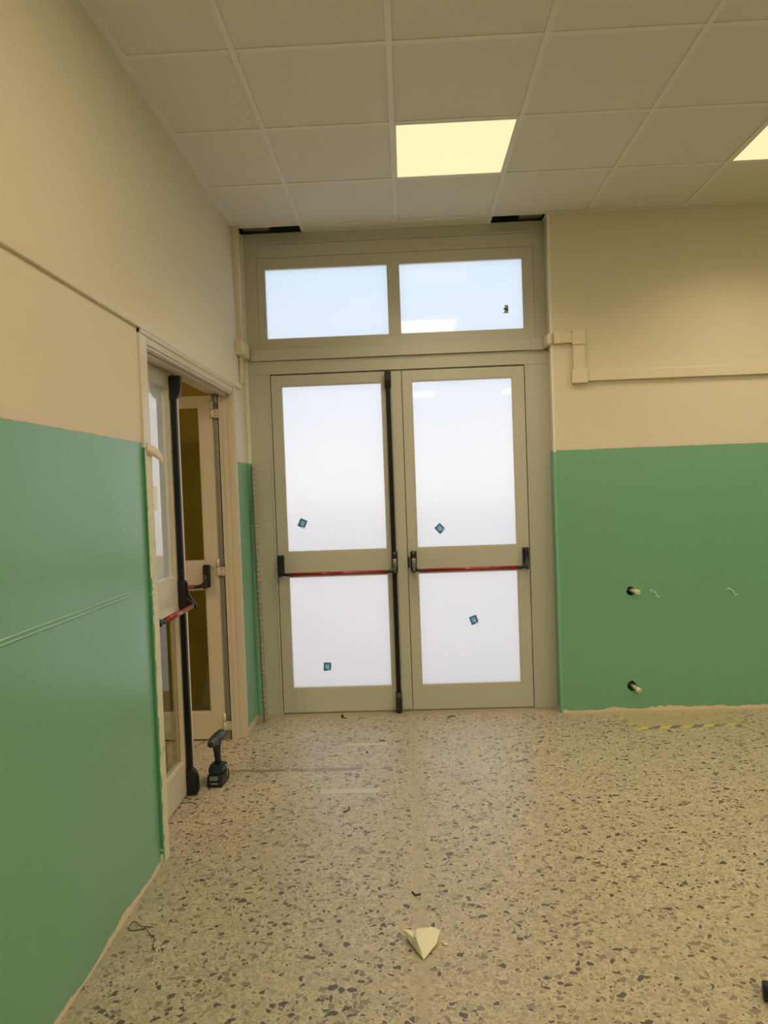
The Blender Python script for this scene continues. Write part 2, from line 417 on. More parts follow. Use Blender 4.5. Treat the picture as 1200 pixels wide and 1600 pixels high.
# plenum above
bm = nb(); box(bm, XL-.1, XR2+.1, YB, 0.3, CH+.45, CH+.5); box(bm, XL-.1, XL-.02, YB, .3, CH+.02, CH+.45); box(bm, XL-.1, XR2, 0.19, 0.3, CH+.0, CH+.45); box(bm, XL-.1, XL-.012, D, .3, CH-.9, CH+.1)
struct('ceiling_void', bm, 'dark', 'dark void above the suspended ceiling, seen through two gaps by the door', 'ceiling')
for x0, x1, n, w in ((-1.0, -0.83, 0, 'left'), (0.80, 0.945, 1, 'right')):
    bm = nb(); box(bm, x0, x1, 0.02, 0.20, CH+.03, CH+.17)
    o = struct('trim_3' if n == 0 else 'trim_4', bm, 'duct', 'grey block inside the %s ceiling gap above the glazed door' % w, 'ceiling block')

# light panels
def panel(i, j, label):
    x, y = i*.6, j*.6
    t = thing('ceiling_light_panel', label, 'ceiling light', (x+.3, y+.3, CH-.004), 'square lit panels in the tiled ceiling')
    bm = nb()
    for q in ((x+.006, x+.594, y+.006, y+.020), (x+.006, x+.594, y+.580, y+.594), (x+.006, x+.020, y+.020, y+.580), (x+.580, x+.594, y+.020, y+.580)):
        box(bm, q[0], q[1], q[2], q[3], CH-.004+.001, CH+.02, .0008)
    box(bm, x+.006, x+.594, y+.006, y+.594, CH+.012, CH+.03)
    obj('frame', bm, 'grid', t)
    bm = nb(); box(bm, x+.020, x+.580, y+.020, y+.580, CH+.000, CH+.010)
    obj('diffuser', bm, 'panel' if j == -2 else 'panelback', t)
    if j != -2: return
    ld = bpy.data.lights.new('lamp', 'AREA'); ld.shape = 'SQUARE'; ld.size = .54; ld.energy = LAMP; ld.color = LAMP_COL; ld.spread = math.radians(126)
    lo = bpy.data.objects.new('lamp', ld); COL.objects.link(lo); lo.parent = t; lo.location = (0, 0, .001)
for (i, j) in panels:
    if (i, j) == (0, -2): lb = 'lit square ceiling panel above the glazed double door, whole in view'
    elif (i, j) == (3, -2): lb = 'lit square ceiling panel cut off by the right edge of the photo'
    else: lb = 'lit square ceiling panel farther back in the room, out of view'
    panel(i, j, lb)

# ------------------------------------------------------------ back door frame
fr = thing('trim_1', 'cream aluminium frame around the glazed double door and its transom', 'door frame', (0, .16, 0), kind='structure')
Y1 = 0.19
def fpart(name, boxes, mat='frame', parent=fr, bev=.0015):
    bm = nb()
    for q in boxes: box(bm, *q, bev)
    return obj(name, bm, mat, parent)
fpart('post', [(-1.012, -.8585, D, Y1, 0, 2.256)])
fpart('post', [(.8035, XC, D, Y1, 0, 2.250)])
fpart('post_lip', [(-.872, -.8585, D-.004, D+.01, 0, 2.248), ])
fpart('post_lip', [(.8035, .818, D-.004, D+.01, 0, 2.248), ])
fpart('header', [(-1.012, XC, D-.003, Y1, 2.249, 2.335)])
fpart('stop', [(-.87, -.845, .178, .20, 0, 2.26), (.79, .82, .178, .20, 0, 2.26), (-.87, .82, .178, .20, 2.225, 2.27)], 'gap_fitting_black')
fpart('threshold', [(-1.0, XC, D+.006, .24, 0.0, 0.006)], 'steel')
# transom frame
fpart('top_panel', [(-1.04, XC, D+.006, Y1, 3.005, CH+.004)])
fpart('side_filler', [(-1.05, -1.010, D+.008, Y1, 2.15, CH)])
fpart('top_batten', [(-.905, .880, D+.002, Y1, 3.008, 3.092)])
fpart('top_batten_ledge', [(-.93, .93, D-.002, D+.01, 3.094, 3.108)])
fpart('side_panel', [(-1.012, -.918, D+.003, Y1, 2.336, 3.006)])
fpart('side_panel', [(.880, XC, D+.003, Y1, 2.336, 3.006)])
w1 = thing('window_1', 'two-pane transom window with milky glass above the double door', 'window', (0, .16, 2.41), kind='structure')
fpart('window_frame', [(-.917, -.872, D, Y1, 2.337, 3.004), (.814, .879, D, Y1, 2.337, 3.004), (-.872, .814, D, Y1, 2.940, 3.004), (-.872, .814, D, Y1, 2.337, 2.475), (-.061, .006, D, Y1, 2.475, 2.940)], 'frame', w1)
def pane(x0, x1, z0, z1, parent, mat=('frost', 'clear'), y=.150, name='glass_pane'):
    bm = nb(); box(bm, x0, x1, y, y+.006, z0, z1)
    if len(mat) == 2:
        for f in bm.faces:
            f.material_index = 0 if f.calc_center_median().y < y+.001 else 1
    return obj(name, bm, list(mat), parent)
def bead(x0, x1, z0, z1, parent, mat='frame', y0=D+.002, w=.007):
    bm = nb()
    box(bm, x0-.001, x0+w, y0, .152, z0, z1, .001); box(bm, x1-w, x1+.001, y0, .152, z0, z1, .001)
    box(bm, x0+w, x1-w, y0, .152, z0-.001, z0+w, .001); box(bm, x0+w, x1-w, y0, .152, z1-w, z1+.001, .001)
    return obj('glazing_bead', bm, mat, parent)
for x0, x1 in ((-.872, -.061), (.006, .814)):
    pane(x0, x1, 2.475, 2.940, w1); bead(x0, x1, 2.475, 2.940, w1)

# ------------------------------------------------------------ panic hardware
def arm_poly(s=1):
    pass
def panic_bar(parent, xa, xb, y, z, rot=None, lockside=None, T=None):
    """xa..xb outer ends of bracket boxes; door face at y facing -Y; optional transform T for the side door."""
    pb_l = Vector(((xa+xb)/2, y-.05, z-.02))
    def fin(bm):
        if T is not None: bmesh.ops.transform(bm, matrix=T, verts=bm.verts)
        return bm
    e = bpy.data.objects.new('panic_bar', None); COL.objects.link(e)
    wl = (T @ pb_l) if T is not None else pb_l
    WL[e.name] = wl; e.parent = parent; e.location = wl - WL[parent.name]; e.empty_display_size = .05
    for xx, sgn in ((xa, 1), (xb, -1)):
        x0, x1 = (xx, xx+.040) if sgn > 0 else (xx-.040, xx)
        bm = nb(); box(bm, x0, x1, y-.036, y+.0005, z-.012, z+.124, .008, seg=3)
        prism(bm, [(y, z+.122), (y-.034, z+.124), (y-.045, z+.110), (y-.048, z+.065), (y-.056, z+.045), (y-.080, z+.008), (y-.087, z-.004), (y-.080, z-.014), (y-.068, z-.012), (y-.05, z+.004), (y-.03, z-.010), (y, z-.012)], 0, (x0+x1)/2-.009, (x0+x1)/2+.009, .003)
        tube(bm, [((x0+x1)/2, y-.036, z+.055), ((x0+x1)/2, y-.039, z+.055)], .010, 12)
        xc = (x0+x1)/2
        pth = smooth_path([(xc, y-.020, z+.03), (xc+sgn*.002, y-.046, z+.022), (xc+sgn*.016, y-.066, z+.006), (xc+sgn*.045, y-.074, z), (xc+sgn*.075, y-.074, z)], 5)
        n = len(pth)
        tube(bm, pth, [.017-.006*min(1, i/(n*.6)) for i in range(n)], 12)
        fin(bm); obj('end_bracket', bm, 'black', e)
    bm = nb(); tube(bm, [(xa+.082, y-.074, z), (xb-.082, y-.074, z)], .0125, 16)
    fin(bm); obj('push_bar', bm, 'red', e)
    return e
def lock_cyl(parent, x, y, z, T=None):
    bm = nb(); box(bm, x-.013, x+.013, y-.052, y-.034, z-.022, z+.030, .006, seg=3)
    tube(bm, [(x, y-.05, z+.012), (x, y-.058, z+.012)], .009, 12); box(bm, x-.004, x+.004, y-.058, y-.050, z-.018, z+.006, .001)
    if T is not None: bmesh.ops.transform(bm, matrix=T, verts=bm.verts)
    obj('lock_cylinder', bm, 'steel', parent)
def bolt_rod(parent, x, y, ztop, T=None, zl=(.915, 1.075)):
    def fin(bm):
        if T is not None: bmesh.ops.transform(bm, matrix=T, verts=bm.verts)
        return bm
    bm = nb(); box(bm, x-.014, x+.014, y-.030, y-.004, .02, ztop-.02, .004); r = obj('bolt_rod', fin(bm), 'blackmetal', parent)
    for za, zb, nm in ((.004, .135, 0), (ztop-.115, ztop-.002, 1)):
        bm = nb()
        hz = zb-za; w = .019
        if nm == 0: poly = [(y, za), (y-.050, za), (y-.056, za+.012), (y-.056, zb-.05), (y-.050, zb-.025), (y-.036, zb-.006), (y-.022, zb), (y, zb)]
        else: poly = [(y, zb), (y-.056, zb), (y-.056, za+.05), (y-.050, za+.025), (y-.036, za+.006), (y-.022, za), (y, za)]
        prism(bm, poly, 0, x-w, x+w, .004)
        obj('bolt_cover', fin(bm), 'black', r)
    # nose of the top bolt
    bm = nb(); tube(bm, [(x, y-.018, ztop-.01), (x, y-.018, ztop+.008)], .007, 10); obj('bolt_tip', fin(bm), 'steel', r)

def leaf(name, label, x0, x1, gx0, gx1, astragal=None):
    t = thing(name, label, 'door', ((x0+x1)/2, .15, .004), kind='structure')
    ya, yb = D, .176; zt = 2.241
    def pt(n, q): 
        bm = nb(); box(bm, *q, .0015); return obj(n, bm, 'frame', t)
    pt('stile', (x0, gx0, ya, yb, .008, zt)); pt('stile', (gx1, x1, ya, yb, .008, zt))
    pt('bottom_rail', (gx0, gx1, ya, yb, .008, .168)); pt('lock_rail', (gx0, gx1, ya, yb, .915, 1.076)); pt('top_rail', (gx0, gx1, ya, yb, 2.172, zt))
    for z0, z1 in ((.168, .915), (1.076, 2.172)):
        pane(gx0, gx1, z0, z1, t); bead(gx0, gx1, z0, z1, t)
    if astragal:
        bm = nb(); box(bm, astragal[0], astragal[1], D-.006, D+.001, .012, zt-.004, .0015); obj('astragal', bm, 'frame', t)
        bm = nb(); box(bm, -.03, .035, .1765, .186, .008, zt-.002); obj('rebate_strip', bm, 'gap_fitting_black', t)
    return t
dl = leaf('door_1', 'left leaf of the glazed double door, milky panes, black bolt rod down its right stile', -.8545, .0015, -.790, -.126, (-.066, .0015))
panic_bar(dl, -.850, -.062, D, .937)
bolt_rod(dl, -.086, D-.0, 2.243); lock_cyl(dl, -.082, D, .985)
dr = leaf('door_2', 'right leaf of the glazed double door with milky panes and red push bar', .0055, .7995, .066, .725)
panic_bar(dr, .004+.018, .792, D, .937); lock_cyl(dr, .042, D, .985)
bm = nb(); box(bm, .006, .016, D-.006, D+.001, .95, 1.02, .001); obj('strike_plate', bm, 'gap_fitting_black', dr)

# ------------------------------------------------------------ blue stickers
def sticker_mat():
    m, nt, p = new_mat('blue_printed_sticker')
    tc = N(nt, 'ShaderNodeTexCoord'); s = sep(nt, tc.outputs['Generated'])
    c = (0.05, 0.20, 0.52)
    ax = math_(nt, 'ABSOLUTE', math_(nt, 'SUBTRACT', s[0], .5)); az = math_(nt, 'ABSOLUTE', math_(nt, 'SUBTRACT', s[2], .52))
    inn = math_(nt, 'LESS_THAN', math_(nt, 'MAXIMUM', ax, az), .27)
    pt = math_(nt, 'GREATER_THAN', noise(nt, 7, 3, tc.outputs['Generated']), .5)
    c = mixc(nt, inn, c, mixc(nt, pt, (0.18, 0.48, 0.92), (0.5, 0.76, 1.0)))
    bar = math_(nt, 'MULTIPLY', math_(nt, 'LESS_THAN', s[2], .16), math_(nt, 'GREATER_THAN', s[0], .55))
    c = mixc(nt, bar, c, (0.75, 0.85, 0.95))
    L(nt, c, p.inputs['Base Color']); p.inputs['Roughness'].default_value = .35
    return m
M['sticker'] = sticker_mat()
bm = nb(); box(bm, -.025, .025, -.0012, 0, -.028, .028)
stk = obj('glass_sticker', bm, 'sticker'); 
for k, (x, z, a, lb) in enumerate([(-.685, 1.265, 25, 'small blue square sticker, tilted, on the upper pane of the left door leaf'),
                   (-.556, .305, 4, 'small blue sticker near the bottom of the left door leaf, below the push bar'),
                   (.222, 1.200, -42, 'small blue sticker turned like a diamond on the upper pane of the right door leaf'),
                   (.426, .588, -18, 'small blue sticker in the middle of the lower pane of the right door leaf')]):
    s_ = stk if k == 0 else stk.copy()
    if k: COL.objects.link(s_)
    R = Matrix.Rotation(math.radians(a), 4, 'Y')
    s_.matrix_world = Matrix.Translation((x, .1495, z)) @ R @ Matrix.Translation((0, 0, -.028))
    tag(s_, lb, 'sticker', 'blue stickers on the door glass')
def grey_sticker_mat():
    m, nt, p = new_mat('grey_torn_sticker')
    tc = N(nt, 'ShaderNodeTexCoord')
    f = math_(nt, 'GREATER_THAN', noise(nt, 3.2, 2, tc.outputs['Generated']), .5)
    L(nt, mixc(nt, f, (0.10, 0.10, 0.10), (0.5, 0.52, 0.52)), p.inputs['Base Color']); return m
M['greysticker'] = grey_sticker_mat()
bm = nb(); prism(bm, [(.680, 2.588), (.714, 2.588), (.714, 2.640), (.690, 2.640), (.694, 2.625), (.684, 2.622), (.684, 2.612), (.694, 2.606)], 1, .1483, .1498)
tag(obj('glass_sticker', bm, 'greysticker'), 'small torn grey and white sticker on the right pane of the transom', 'sticker')

# ------------------------------------------------------------ side door: frame and two leaves
def casing_mat():
    m, nt, p = new_mat('side_frame_paint')
    g = pos(nt); s = sep(nt, g)
    edge = math_(nt, 'ADD', -1.796, math_(nt, 'MULTIPLY', math_(nt, 'SUBTRACT', noise(nt, 18, 4, g), .42), .035))
    gr = math_(nt, 'MULTIPLY', math_(nt, 'LESS_THAN', s[1], edge), math_(nt, 'LESS_THAN', s[2], 1.665))
    L(nt, mixc(nt, math_(nt, 'MULTIPLY', gr, math_(nt, 'GREATER_THAN', s[2], 0.05)), (0.70, 0.64, 0.52), (0.09, 0.28, 0.15)), p.inputs['Base Color']); p.inputs['Roughness'].default_value = .3
    return m
M['casing'] = casing_mat()
f2 = thing('trim_2', 'cream aluminium frame of the side doorway in the left wall', 'door frame', (-1.06, -1.03, 0), kind='structure')
fpart('casing', [(-1.13, -1.009, -1.800, -1.725, 0, 2.13)], 'casing', f2)
fpart('casing', [(-1.10, -1.006, -.300, -.258, 0, 2.13)], 'frame2', f2)
fpart('casing_head', [(-1.08, -1.009, -1.725, -.300, 2.082, 2.13), (-1.06, -1.004, -1.800, -.258, 2.112, 2.130)], 'frame2', f2)
fpart('jamb', [(-1.045, -1.012, -.312, -.298, 0, 2.075), (-1.075, -1.045, -.322, -.298, 0, 2.066), (-1.092, -1.075, -.332, -.298, 0, 2.066)], 'frame2', f2)
fpart('head_track', [(-1.04, -1.015, -1.725, -.300, 2.070, 2.084), (-1.075, -1.045, -1.725, -.300, 2.060, 2.084), (-1.15, -1.080, -1.725, -.300, 2.072, 2.09)], 'frame2', f2)
fpart('jamb', [(-1.135, -1.096, -.318, -.262, 0, 2.07)], 'steel', f2)
# near leaf, almost closed. Local frame: x = along leaf, face to -Y; T maps it onto the plane X=-1.12 facing +X
def T_side(origin, ang):
    return Matrix.Translation(origin) @ Matrix.Rotation(ang, 4, 'Z')
def side_leaf(name, label, T, glass_up, w=.70, st=.075, lead_st=.16, H=2.062, mirror=False):
    """local: hinge at x=0, leading edge at x=w, face y=0 looking to -Y, thickness towards +Y"""
    t = thing(name, label, 'door', T @ Vector((w/2, .02, .004)), kind='structure')
    def pt(n, q, mat='frame2', bev=.0015):
        bm = nb(); box(bm, *q, bev); bmesh.ops.transform(bm, matrix=T, verts=bm.verts); return obj(n, bm, mat, t)
    g0, g1 = st, w-lead_st
    pt('stile', (0, g0, 0, .045, .008, H)); pt('stile', (g1, w, 0, .045, .008, H))
    pt('bottom_rail', (g0, g1, 0, .045, .008, .168)); pt('lock_rail', (g0, g1, 0, .045, .915, 1.078)); pt('top_rail', (g0, g1, 0, .045, 2.0, H))
    for z0, z1, mt in ((.168, .915, 'clearglass'), (1.078, 2.0, glass_up)):
        pt('glass_pane', (g0, g1, .018, .024, z0, z1), mt, 0)
        bm = nb()
        for q in ((g0, g0+.008, .003, .018, z0, z1), (g1-.008, g1, .003, .018, z0, z1), (g0, g1, .003, .018, z0, z0+.008), (g0, g1, .003, .018, z1-.008, z1)): box(bm, *q, .001)
        bmesh.ops.transform(bm, matrix=T, verts=bm.verts); obj('glazing_bead', bm, 'frame2', t)
    return t
# near leaf: hinge at Y=-1.72, leading edge at Y=-1.01, face looking +X: local +x -> world +Y, local -y -> world +X
Tn = T_side((-1.120, -1.715, 0), math.pi/2)
nl = side_leaf('door_3', 'near leaf of the side door, almost closed, with black bolt rod and red push bar', Tn, 'mirrorglass', w=.722, lead_st=.150)
panic_bar(nl, .080, .617, 0, .937, T=Tn); bolt_rod(nl, .595, 0, 2.055, T=Tn)
bm = nb(); box(bm, .345, .395, .0155, .0175, 1.41, 1.52); bmesh.ops.transform(bm, matrix=Tn, verts=bm.verts)
tag(obj('paper_note', bm, 'paper'), 'small white paper note stuck on the glass of the near side-door leaf', 'paper note')
# far leaf: opened outward 90 degrees, hinge at X=-1.125, runs to -X, face looking -Y: rotate 180 about hinge would flip the face, so mirror
Tf = Matrix.Translation((-1.128, -.345, 0)) @ Matrix.Scale(-1, 4, (1, 0, 0))
fl = side_leaf('door_4', 'far leaf of the side door, swung open into the next room', Tf, 'clearglass', st=.075, lead_st=.10)
for o in fl.children:
    o.data.flip_normals()
panic_bar(fl, .045, .64, 0, .937, T=Tf)
for z0 in (.060, .99, 1.93):
    bm = nb()
    tube(bm, [(-1.127, -.352, z0+.052), (-1.127, -.352, z0+.102)], .010, 10)
    tube(bm, [(-1.127, -.352, z0), (-1.127, -.352, z0+.05)], .0095, 10)
    box(bm, -1.165, -1.127, -.352, -.345, z0+.05, z0+.10, .001); box(bm, -1.127, -1.092, -.345, -.330, z0, z0+.05, .001)
    h = obj('hinge', bm, 'frame2', fl)
    bm = nb()
    for a, b_ in ((-1.103, z0+.012), (-1.103, z0+.038)): tube(bm, [(a, -.3455, b_), (a, -.3475, b_)], .0035, 8)
    obj('screw', bm, 'gap_fitting_black', h)
bm = nb(); box(bm, -1.1375, -1.1285, -.342, -.300, .01, 2.06); obj('gap_fitting_black', bm, 'gap_fitting_black', fl)  # black strip stands in for the shaded gap between leaf and post
fpart('jamb_groove_shade', [(-1.0965, -1.0915, -.3335, -.30, 0, 2.066)], 'gap_fitting_black', f2, 0)  # shade in the jamb groove, drawn as a black strip
# leaning board behind the far leaf
bm = nb()
R = Matrix.Translation((-1.42, .30, 0)) @ Matrix.Rotation(math.radians(12), 4, 'Y')
box(bm, -.045, .045, 0, .02, 0.012, .95, .002, rot=R)
tag(obj('wooden_board', bm, 'corridor'), 'narrow board leaning on the ochre wall behind the open side-door leaf', 'board')

# ------------------------------------------------------------ trunking
def trunk_thing(label, loc): return thing('cable_trunking', label, 'cable trunking', loc)
def seg(parent, name, q, bev=.003, mat='trunk'):
    bm = nb(); box(bm, *q, bev); return obj(name, bm, mat, parent)
bm = nb(); box(bm, XL-.004, XL+.013, YB, -.045, 2.132, 2.170, .004)
tag(obj('cable_trunking', bm, 'trunk'), 'thin painted trunking running along the left wall above the side doorway', 'cable trunking')
t = trunk_thing('vertical trunking with a square box in the left corner beside the transom', (-1.0, 0, 2.17))
seg(t, 'channel', (XL-.03, XL+.020, -.03, .035, 2.43, CH-.004)); seg(t, 'channel', (XL, XL+.020, -.045, .01, 2.175, 2.35))
seg(t, 'junction_box', (XL-.01, XL+.042, -.105, .095, 2.345, 2.44), .008)
t = trunk_thing('long horizontal trunking across the door frame below the transom', (0, .12, 2.34))
seg(t, 'channel', (-.975, .935, D-.024, D, 2.337, 2.408), .004, 'frame')
seg(t, 'joint_cover', (-.955, -.915, D-.026, D, 2.335, 2.410), .004, 'frame'); seg(t, 'joint_cover', (.84, .925, D-.027, D, 2.334, 2.412), .004, 'frame')
seg(t, 'corner_sleeve', (.926, .957, -.026, .115, 2.341, 2.414), .012)
t = trunk_thing('stepped trunking with two square boxes on the back wall right of the door', (1.1, -.02, 2.09))
seg(t, 'channel', (.968, 1.085, -.026, 0, 2.347, 2.413)); seg(t, 'joint_cover', (.966, 1.020, -.030, 0, 2.343, 2.418), .006)
seg(t, 'corner_box', (1.078, 1.162, -.036, 0, 2.332, 2.426), .004)
seg(t, 'channel', (1.083, 1.155, -.028, 0, 2.17, 2.34))
seg(t, 'corner_box', (1.072, 1.170, -.036, 0, 2.092, 2.178), .004)
seg(t, 'channel', (1.165, XR2, -.026, 0, 2.104, 2.166))
# corner cover strips
bm = nb(); box(bm, XL, XL+.020, .098, D+.02, 0, CH-.005, .003)
def strip_mat():
    m, nt, p = new_mat('corner_strip_paint'); g = pos(nt); s = sep(nt, g)
    gr = math_(nt, 'LESS_THAN', s[2], math_(nt, 'ADD', 1.66, math_(nt, 'MULTIPLY', noise(nt, 40, 2, g), .02)))
    cream2 = (0.80, 0.76, 0.66)
    L(nt, mixc(nt, gr, cream2, (0.20, 0.48, 0.32)), p.inputs['Base Color']); p.inputs['Roughness'].default_value = .35; return m
M['strip'] = strip_mat()
M['strip2'] = M['strip']
struct('trim_5', bm, 'strip', 'narrow vertical cover strip in the left corner by the glazed door', 'trim')

bm = nb(); box(bm, .948, .964, -.0045, .022, 0, CH-.004, .002)
struct('trim_6', bm, 'strip2', 'narrow pale corner strip on the wall edge right of the glazed door', 'trim')
# ------------------------------------------------------------ masking tapes
def wavy_strip(bm, axis, fixed, thick, a0, a1, z0, z1, step=.05, amp=.0015, seed=1):
    r = random.Random(seed); n = max(2, int(abs(a1-a0)/step)); t = bmesh.new(); rows = []
    for i in range(n+1):
        a = a0+(a1-a0)*i/n; lo = z0+r.uniform(-amp, amp); hi = z1+r.uniform(-amp, amp)
        rr = []
        for off in (0, thick):
            for z in (lo, hi): rr.append(t.verts.new((a, fixed+off, z) if axis == 0 else (fixed+off, a, z)))
        rows.append(rr)
    for A, B in zip(rows, rows[1:]):
        for i, j in ((0, 1), (1, 3), (3, 2), (2, 0)): t.faces.new((A[i], A[j], B[j], B[i]))
    t.faces.new((rows[0][0], rows[0][2], rows[0][3], rows[0][1])); t.faces.new((rows[-1][0], rows[-1][1], rows[-1][3], rows[-1][2]))
    bmesh.ops.recalc_face_normals(t, faces=t.faces); merge(bm, t)
bm = nb(); wavy_strip(bm, 1, XL, .001, YB, -1.80, 1.683, 1.709, seed=3)
tag(obj('masking_tape', bm, 'pinktape'), 'pinkish masking tape along the top of the green paint on the left wall', 'masking tape')
bm = nb(); wavy_strip(bm, 0, 0, -.001, XC+.002, XR2, 1.678, 1.696, seed=4)
tag(obj('masking_tape', bm, 'pinktape'), 'pinkish masking tape above the green paint on the back wall right of the door', 'masking tape')
bm = nb(); wavy_strip(bm, 1, XL, .001, -.255, .096, 1.672, 1.690, seed=5)
tag(obj('masking_tape', bm, 'pinktape'), 'short masking tape above the narrow green strip between side doorway and glazed door', 'masking tape')
def tape_mat():
    m, nt, p = new_mat('cream_masking_tape_spattered'); g = pos(nt); s = sep(nt, g)
    edge = math_(nt, 'ADD', -1.793, math_(nt, 'MULTIPLY', math_(nt, 'SUBTRACT', noise(nt, 26, 4, g), .34), .05))
    e1 = math_(nt, 'MULTIPLY', math_(nt, 'LESS_THAN', s[1], edge), math_(nt, 'LESS_THAN', s[2], 1.15))
    sp = math_(nt, 'GREATER_THAN', noise(nt, 60, 3, g), .66)
    clump = math_(nt, 'GREATER_THAN', noise(nt, 5, 2, g), .5)
    inz = math_(nt, 'MULTIPLY', math_(nt, 'LESS_THAN', s[2], 1.5), math_(nt, 'GREATER_THAN', s[2], .3))
    f = math_(nt, 'MAXIMUM', e1, math_(nt, 'MULTIPLY', math_(nt, 'MULTIPLY', sp, clump), inz))
    L(nt, mixc(nt, f, mixc(nt, noise(nt, 8, 3, g), (0.62, 0.60, 0.42), (0.72, 0.68, 0.50)), (0.10, 0.33, 0.16)), p.inputs['Base Color'])
    p.inputs['Roughness'].default_value = .5; return m
M['jambtape'] = tape_mat()
t = thing('masking_tape', 'vertical green-spattered masking tape on the near jamb of the side doorway, peeling at its top', 'masking tape', (-1.008, -1.76, 0.01))
bm = nb(); box(bm, -1.009, -1.0078, -1.799, -1.727, .008, 1.655); obj('strip', bm, 'jambtape', t)
bm = nb()
tt = bmesh.new(); rows = []
for i in range(9):
    u = i/8; a = u*2.2
    y = -1.778+.115*u; x = -1.0075+.030*math.sin(a)*u; z = 1.684-.055*u*u
    rows.append([tt.verts.new((x, y, z)), tt.verts.new((x+.002, y-.004, z-.048+.008*u)), tt.verts.new((x-.001, y, z)), tt.verts.new((x+.001, y-.004, z-.048+.008*u))])
for A, B in zip(rows, rows[1:]):
    for i, j in ((0, 1), (1, 3), (3, 2), (2, 0)): tt.faces.new((A[i], A[j], B[j], B[i]))
bmesh.ops.recalc_face_normals(tt, faces=tt.faces); merge(bm, tt)
obj('peeling_end', bm, 'pinktape', t, True)

# raised double line on left wall
for k, z in enumerate((1.109, 1.122)):
    bm = nb(); tube(bm, [(XL+.001, YB+.1, z-.0), (XL+.001, -1.98-.035*k, z)], .0026, 8)
    tag(obj('painted_cable', bm, 'litline'), ('lower' if k == 0 else 'upper') + ' of two thin parallel raised lines on the green left wall', 'cable', 'paired thin lines on the green wall')

# ------------------------------------------------------------ perforated corner bead leaning in the corner
def beadmat():
    m, nt, p = new_mat('perforated_zinc'); g = pos(nt); s = sep(nt, g)
    md = math_(nt, 'FLOORED_MODULO', s[2], .035)
    f = math_(nt, 'MULTIPLY', math_(nt, 'LESS_THAN', md, .009), math_(nt, 'GREATER_THAN', noise(nt, 90, 2, g), .52))
    L(nt, mixc(nt, f, mixc(nt, noise(nt, 20, 3, g), (0.26, 0.24, 0.19), (0.34, 0.31, 0.25)), (0.50, 0.48, 0.40)), p.inputs['Base Color'])
    p.inputs['Roughness'].default_value = .5; p.inputs['Metallic'].default_value = .3; return m
M['bead'] = beadmat()
b0 = Vector((-.945, -.045, .002)); b1 = Vector((-.992, .100, 1.655))
dv = (b1-b0).normalized(); ux = Vector((1, 0, 0)); ux = (ux-dv*ux.dot(dv)).normalized(); uy = dv.cross(ux)*1.0
bm = nb(); tt = bmesh.new()
prof = [(-.016, 0), (0, -.010), (.016, 0), (.016, .0015), (0, -.008), (-.016, .0015)]
n = 60; rings = []
for i in range(n+1):
    c = b0+(b1-b0)*i/n
    rings.append([tt.verts.new(c+ux*a+uy*(-abs(q)) * (1 if True else 0) if False else c+ux*a+uy*q) for a, q in prof])
for A, B in zip(rings, rings[1:]):
    for k in range(6): tt.faces.new((A[k], A[(k+1) % 6], B[(k+1) % 6], B[k]))
tt.faces.new(rings[0][::-1]); tt.faces.new(rings[-1]); bmesh.ops.recalc_face_normals(tt, faces=tt.faces); merge(bm, tt)
tag(obj('corner_bead', bm, 'bead'), 'long perforated metal corner bead leaning against the left edge of the door frame', 'corner bead')

# ------------------------------------------------------------ pipe stubs and wires on the back wall
def stub(x, z, tilt, label):
    t = thing('pipe_stub', label, 'pipe', (x, .03, z-.02))
    a = Vector((x-.006, .075, z+.004)); b_ = Vector((x+.028, -.055, z-tilt))
    bm = nb(); tube(bm, [a, a.lerp(b_, .55), b_], .0125, 16); obj('pipe', bm, 'pipe', t)
    d = (b_-a).normalized()
    bm = nb(); tube(bm, [b_-d*.028, b_-d*.026, b_, b_+d*.001], [.013, .0155, .0155, .012], 16); obj('pipe_cap', bm, 'plaster', t)
    bm = nb(); tube(bm, [b_+d*.0012, b_+d*.003], .007, 12); obj('pipe_bore', bm, 'pipe', t)
stub(1.412, .772, .004, 'upper capped pipe stub sticking out of a hole in the green back wall')
stub(1.405, .166, .022, 'lower capped pipe stub near the floor in the green back wall')
def hook(x, z, lb):
    bm = nb()
    tube(bm, smooth_path([(x-.010, .004, z+.012), (x-.006, -.016, z+.012), (x+.008, -.026, z+.002), (x+.016, -.032, z-.022), (x+.026, -.034, z-.024), (x+.032, -.035, z-.014)], 5), .0032, 8)
    tube(bm, [(x-.010, .001, z+.012), (x-.010, -.004, z+.012)], .008, 10)
    tag(obj('wall_hook', bm, 'hookm'), lb, 'hook', 'bent hooks on the green back wall')
hook(1.548, .756, 'small pale bent hook right beside the upper pipe stub on the green wall')
hook(2.030, .752, 'small pale bent hook farther right on the green wall')

# ------------------------------------------------------------ floor objects
# cordless impact driver
Rz = Matrix.Translation((-1.002, -.985, 0)) @ Matrix.Rotation(math.radians(-5), 4, 'Z') @ Matrix.Diagonal((.98, .98, .93, 1))    # tool points to local -Y
dt = thing('cordless_drill', 'black cordless drill standing upright on its battery by the side door', 'drill', (-1.002, -.985, 0))
def dpart(name, bm, mat, parent=None, smooth=False):
    bmesh.ops.transform(bm, matrix=Rz, verts=bm.verts); return obj(name, bm, mat, parent or dt, smooth)
bm = nb(); prism(bm, [(-.066, 0.001), (.060, .001), (.060, .030), (.052, .066), (-.050, .066), (-.066, .034)], 0, -.040, .040, .005)
bat = dpart('battery', bm, 'toolblack')
bm = nb(); box(bm, -.025, .018, -.0635, -.0590, .038, .060, .001, rot=Matrix.Translation((0,-.0617,.049))@Matrix.Rotation(math.radians(-27),4,'X')@Matrix.Translation((0,.0617,-.049)))
dpart('label_patch', bm, 'toolgrey', bat)
